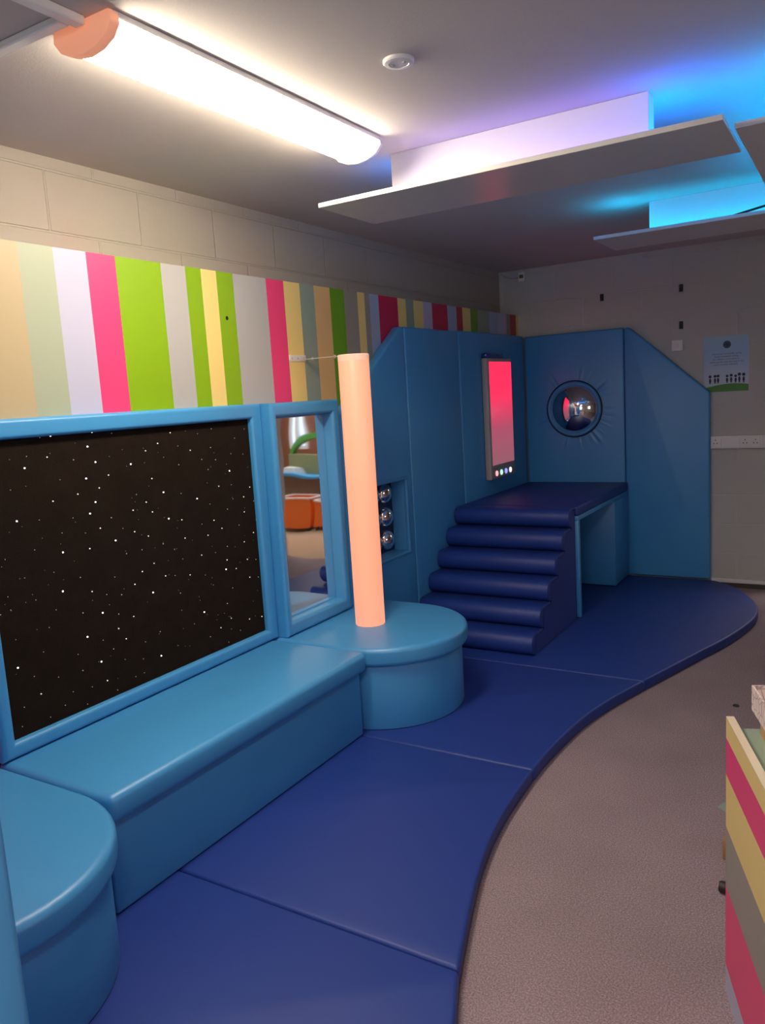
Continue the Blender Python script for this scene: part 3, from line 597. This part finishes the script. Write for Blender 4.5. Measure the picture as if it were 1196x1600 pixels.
# patterned box on the unit
def umesh(fn): return fn
bxo = U0+e1*.04+e2*.070; 
bt = thing('patterned_box', (bxo.x+.08, bxo.y, .7305), 'open cardboard box with a pink and white patterned rim on the green glass top', 'box')
def obox(a, b, z0_, z1_, wall=.004):
    """open tray in unit axes around bxo"""
    bm = bmesh.new()
    for p, q in (((a[0], a[1], z0_), (b[0], a[1]+wall, z1_)), ((a[0], b[1]-wall, z0_), (b[0], b[1], z1_)), ((a[0], a[1]+wall, z0_), (a[0]+wall, b[1]-wall, z1_)), ((b[0]-wall, a[1]+wall, z0_), (b[0], b[1]-wall, z1_)), ((a[0]+wall, a[1]+wall, z0_), (b[0]-wall, b[1]-wall, z0_+wall))):
        t = B(p, q)
        for v in t.verts:
            c_ = v.co.copy(); v.co = Vector((bxo.x, bxo.y, 0))+e1*c_.x+e2*c_.y+Vector((0, 0, c_.z))
        merge(bm, t)
    return bm
patt = mat('pink_white_pattern', (.75, .6, .56), .5); nt = patt.node_tree; b = nt.nodes['Principled BSDF']
tc = nt.nodes.new('ShaderNodeTexCoord'); vo = nt.nodes.new('ShaderNodeTexVoronoi'); vo.feature = 'DISTANCE_TO_EDGE'; vo.inputs['Scale'].default_value = 38; nt.links.new(tc.outputs['Object'], vo.inputs['Vector'])
cr = nt.nodes.new('ShaderNodeValToRGB'); e = cr.color_ramp.elements; e[0].color = (.35, .22, .22, 1); e[1].color = (.80, .66, .62, 1); e[1].position = .06; nt.links.new(vo.outputs[0], cr.inputs[0]); nt.links.new(cr.outputs[0], b.inputs['Base Color'])
tan = mat('tan_card', (.50, .30, .15), .7, noise=.1, nscale=40)
ob('box_body', obox((0, 0), (.20, .26), .7305, .800), tan, bt)
ob('patterned_rim', obox((-.010, -.018), (.212, .272), .790, .852), patt, bt)
bm = bmesh.new(); t = B((.0, -.0012, .765), (.012, -.0002, .785))
for v in t.verts: c_ = v.co.copy(); v.co = Vector((bxo.x, bxo.y, 0))+e1*c_.x+e2*c_.y+Vector((0, 0, c_.z))
merge(bm, t); ob('red_mark', bm, mat('red_print', (.55, .08, .03), .6), bt)
# small things on the carpet behind the unit
tag(ob('wooden_block', B((-.365, 2.62, .001), (-.25, 2.70, .070), .004, 2), mat('brown_block', (.34, .17, .09), .6, noise=.15, nscale=20)), 'brown block on the carpet, just showing behind the striped unit', 'block')
o = thing('toy_wheel', (-.333, 2.44, 0), 'small dark and pink wheel on the carpet against the striped unit', 'toy')
ob('tyre', lathe([(.006, -.016), (.015, -.016), (.018, -.010), (.018, .010), (.015, .016), (.006, .016)], (-.333, 2.44, .0182), 'x', 24), mat('dark_rubber', (.02, .015, .015), .5), o)
ob('hub', lathe([(0, -.020), (.008, -.020), (.010, -.0165), (.010, .014), (0, .014)], (-.333, 2.44, .0182), 'x', 20), mat('pink_hub', (.5, .25, .27), .4), o)
pp = mat('pale_green_patch', (.26, .30, .26), .6)  # flat pale green patch on the carpet
tag(ob('green_patch', prism([(-.43, 2.96), (-.36, 2.90), (-.33, 2.98), (-.40, 3.03)], 'z', .001, .0035), pp), 'pale green patch on the carpet beyond the brown block', 'paper')
tag(ob('fluff_speck', lathe([(.016, 0), (.013, .006), (0, .009)], (-.493, 3.98, .0005), 'z', 9), dark), 'tiny dark speck on the carpet beyond the striped unit', 'litter')

# ------------------------------------------------------------ things in the far room (seen in the wall mirror)
orange = mat('orange_plastic', (.85, .16, .02), .35); bluep = mat('blue_counter_top', (.06, .30, .62), .35); wood = mat('brown_cabinet', (.20, .12, .075), .6, noise=.2, nscale=8)
def tray(x, y, w, d, h, m, name, lab, cat):
    t = thing(name, (x, y, 0), lab, cat)
    bm = bmesh.new(); a = .02
    box(bm, (x-w/2, y-d/2, .05), (x+w/2, y+d/2, .07)); box(bm, (x-w/2, y-d/2, .07), (x+w/2, y-d/2+a, h)); box(bm, (x-w/2, y+d/2-a, .07), (x+w/2, y+d/2, h)); box(bm, (x-w/2, y-d/2+a, .07), (x-w/2+a, y+d/2-a, h)); box(bm, (x+w/2-a, y-d/2+a, .07), (x+w/2, y+d/2-a, h))
    ob('bin_body', bm, m, t)
    ob('bin_rim', ringz(x, y, w, d, h), white, t)
    for sx in (-1, 1):
        for sy in (-1, 1): ob('foot', B((x+sx*(w/2-.05)-.02, y+sy*(d/2-.05)-.02, .001), (x+sx*(w/2-.05)+.02, y+sy*(d/2-.05)+.02, .0495)), dark, t)
    return t
def ringz(x, y, w, d, h):
    bm = bmesh.new(); a = .03
    box(bm, (x-w/2-.01, y-d/2-.01, h), (x+w/2+.01, y-d/2+a, h+.02)); box(bm, (x-w/2-.01, y+d/2-a, h), (x+w/2+.01, y+d/2+.01, h+.02))
    box(bm, (x-w/2-.01, y-d/2+a, h), (x-w/2+a, y+d/2-a, h+.02)); box(bm, (x+w/2-a, y-d/2+a, h), (x+w/2+.01, y+d/2-a, h+.02)); return bm
tray(.70, 7.96, .48, .40, .34, orange, 'orange_toy_bin', 'orange toy bin on the beige floor beyond the doorway, seen left-most in the mirror reflection', 'toy bin')
tray(1.28, 7.98, .50, .40, .36, orange, 'orange_toy_bin', 'orange toy bin on the beige floor beyond the doorway, under the white window reflection', 'toy bin')
cn = thing('play_counter', (1.3, 8.4, 0), 'brown counter with a blue top in the bright room, seen in the wall mirror', 'counter')
ob('counter_body', B((.5, 8.25, .001), (2.4, 8.62, .60)), wood, cn); ob('counter_top', B((.46, 8.18, .6005), (2.44, 8.66, .64), .01, 2), bluep, cn)
tag(ob('paper_stack', B((1.52, 8.25, .6405), (1.74, 8.40, .70)), white), 'white box standing on the blue counter top, seen in the wall mirror', 'box')
gr = mat('green_plastic', (.07, .30, .05), .4)
bm = prism(arc(1.35, .78, .42, 20, 160, 16)+list(reversed(arc(1.35, .78, .36, 20, 160, 16))), 'y', 8.46, 8.56)
gt = thing('green_arch_shelf', (1.35, 8.5, .6405), 'green arched toy shelf on the blue counter, seen in the wall mirror', 'toy shelf')
ob('arch', bm, gr, gt); ob('arch_base', B((.94, 8.44, .6405), (1.76, 8.58, .92), .004, 1), mat('olive_board', (.22, .24, .12), .6), gt)

# ------------------------------------------------------------ sub-parts sit under their parts
bpy.context.view_layer.update()
def under(child, parent):
    mw = child.matrix_world.copy(); child.parent = parent; child.matrix_parent_inverse = parent.matrix_world.inverted(); child.matrix_world = mw
def kid(t, n): return [c for c in t.children if c.name.split('.')[0] == n]
for d_ in kid(panel3, 'silver_dome'): under(d_, kid(panel3, 'cubby_back')[0])
for d_ in kid(lp, 'button'): under(d_, kid(lp, 'control_strip')[0])
for d_ in kid(br, 'screw'): under(d_, kid(br, 'wall_plate')[0])
for d_ in kid(br, 'bolt'): under(d_, kid(br, 'strap')[0])
for d_ in kid(po, 'emblem_ring'): under(d_, kid(po, 'printed_emblem')[0])
for pl_ in kid(tk, 'socket_plate'):
    xs = [v.co.x for v in pl_.data.vertices]
    for sl in kid(tk, 'socket_slot'):
        X = sum(v.co.x for v in sl.data.vertices)/len(sl.data.vertices)
        if min(xs) <= X <= max(xs): under(sl, pl_)
for sl in bpy.data.objects:
    if 'plate' in sl.keys(): del sl['plate']
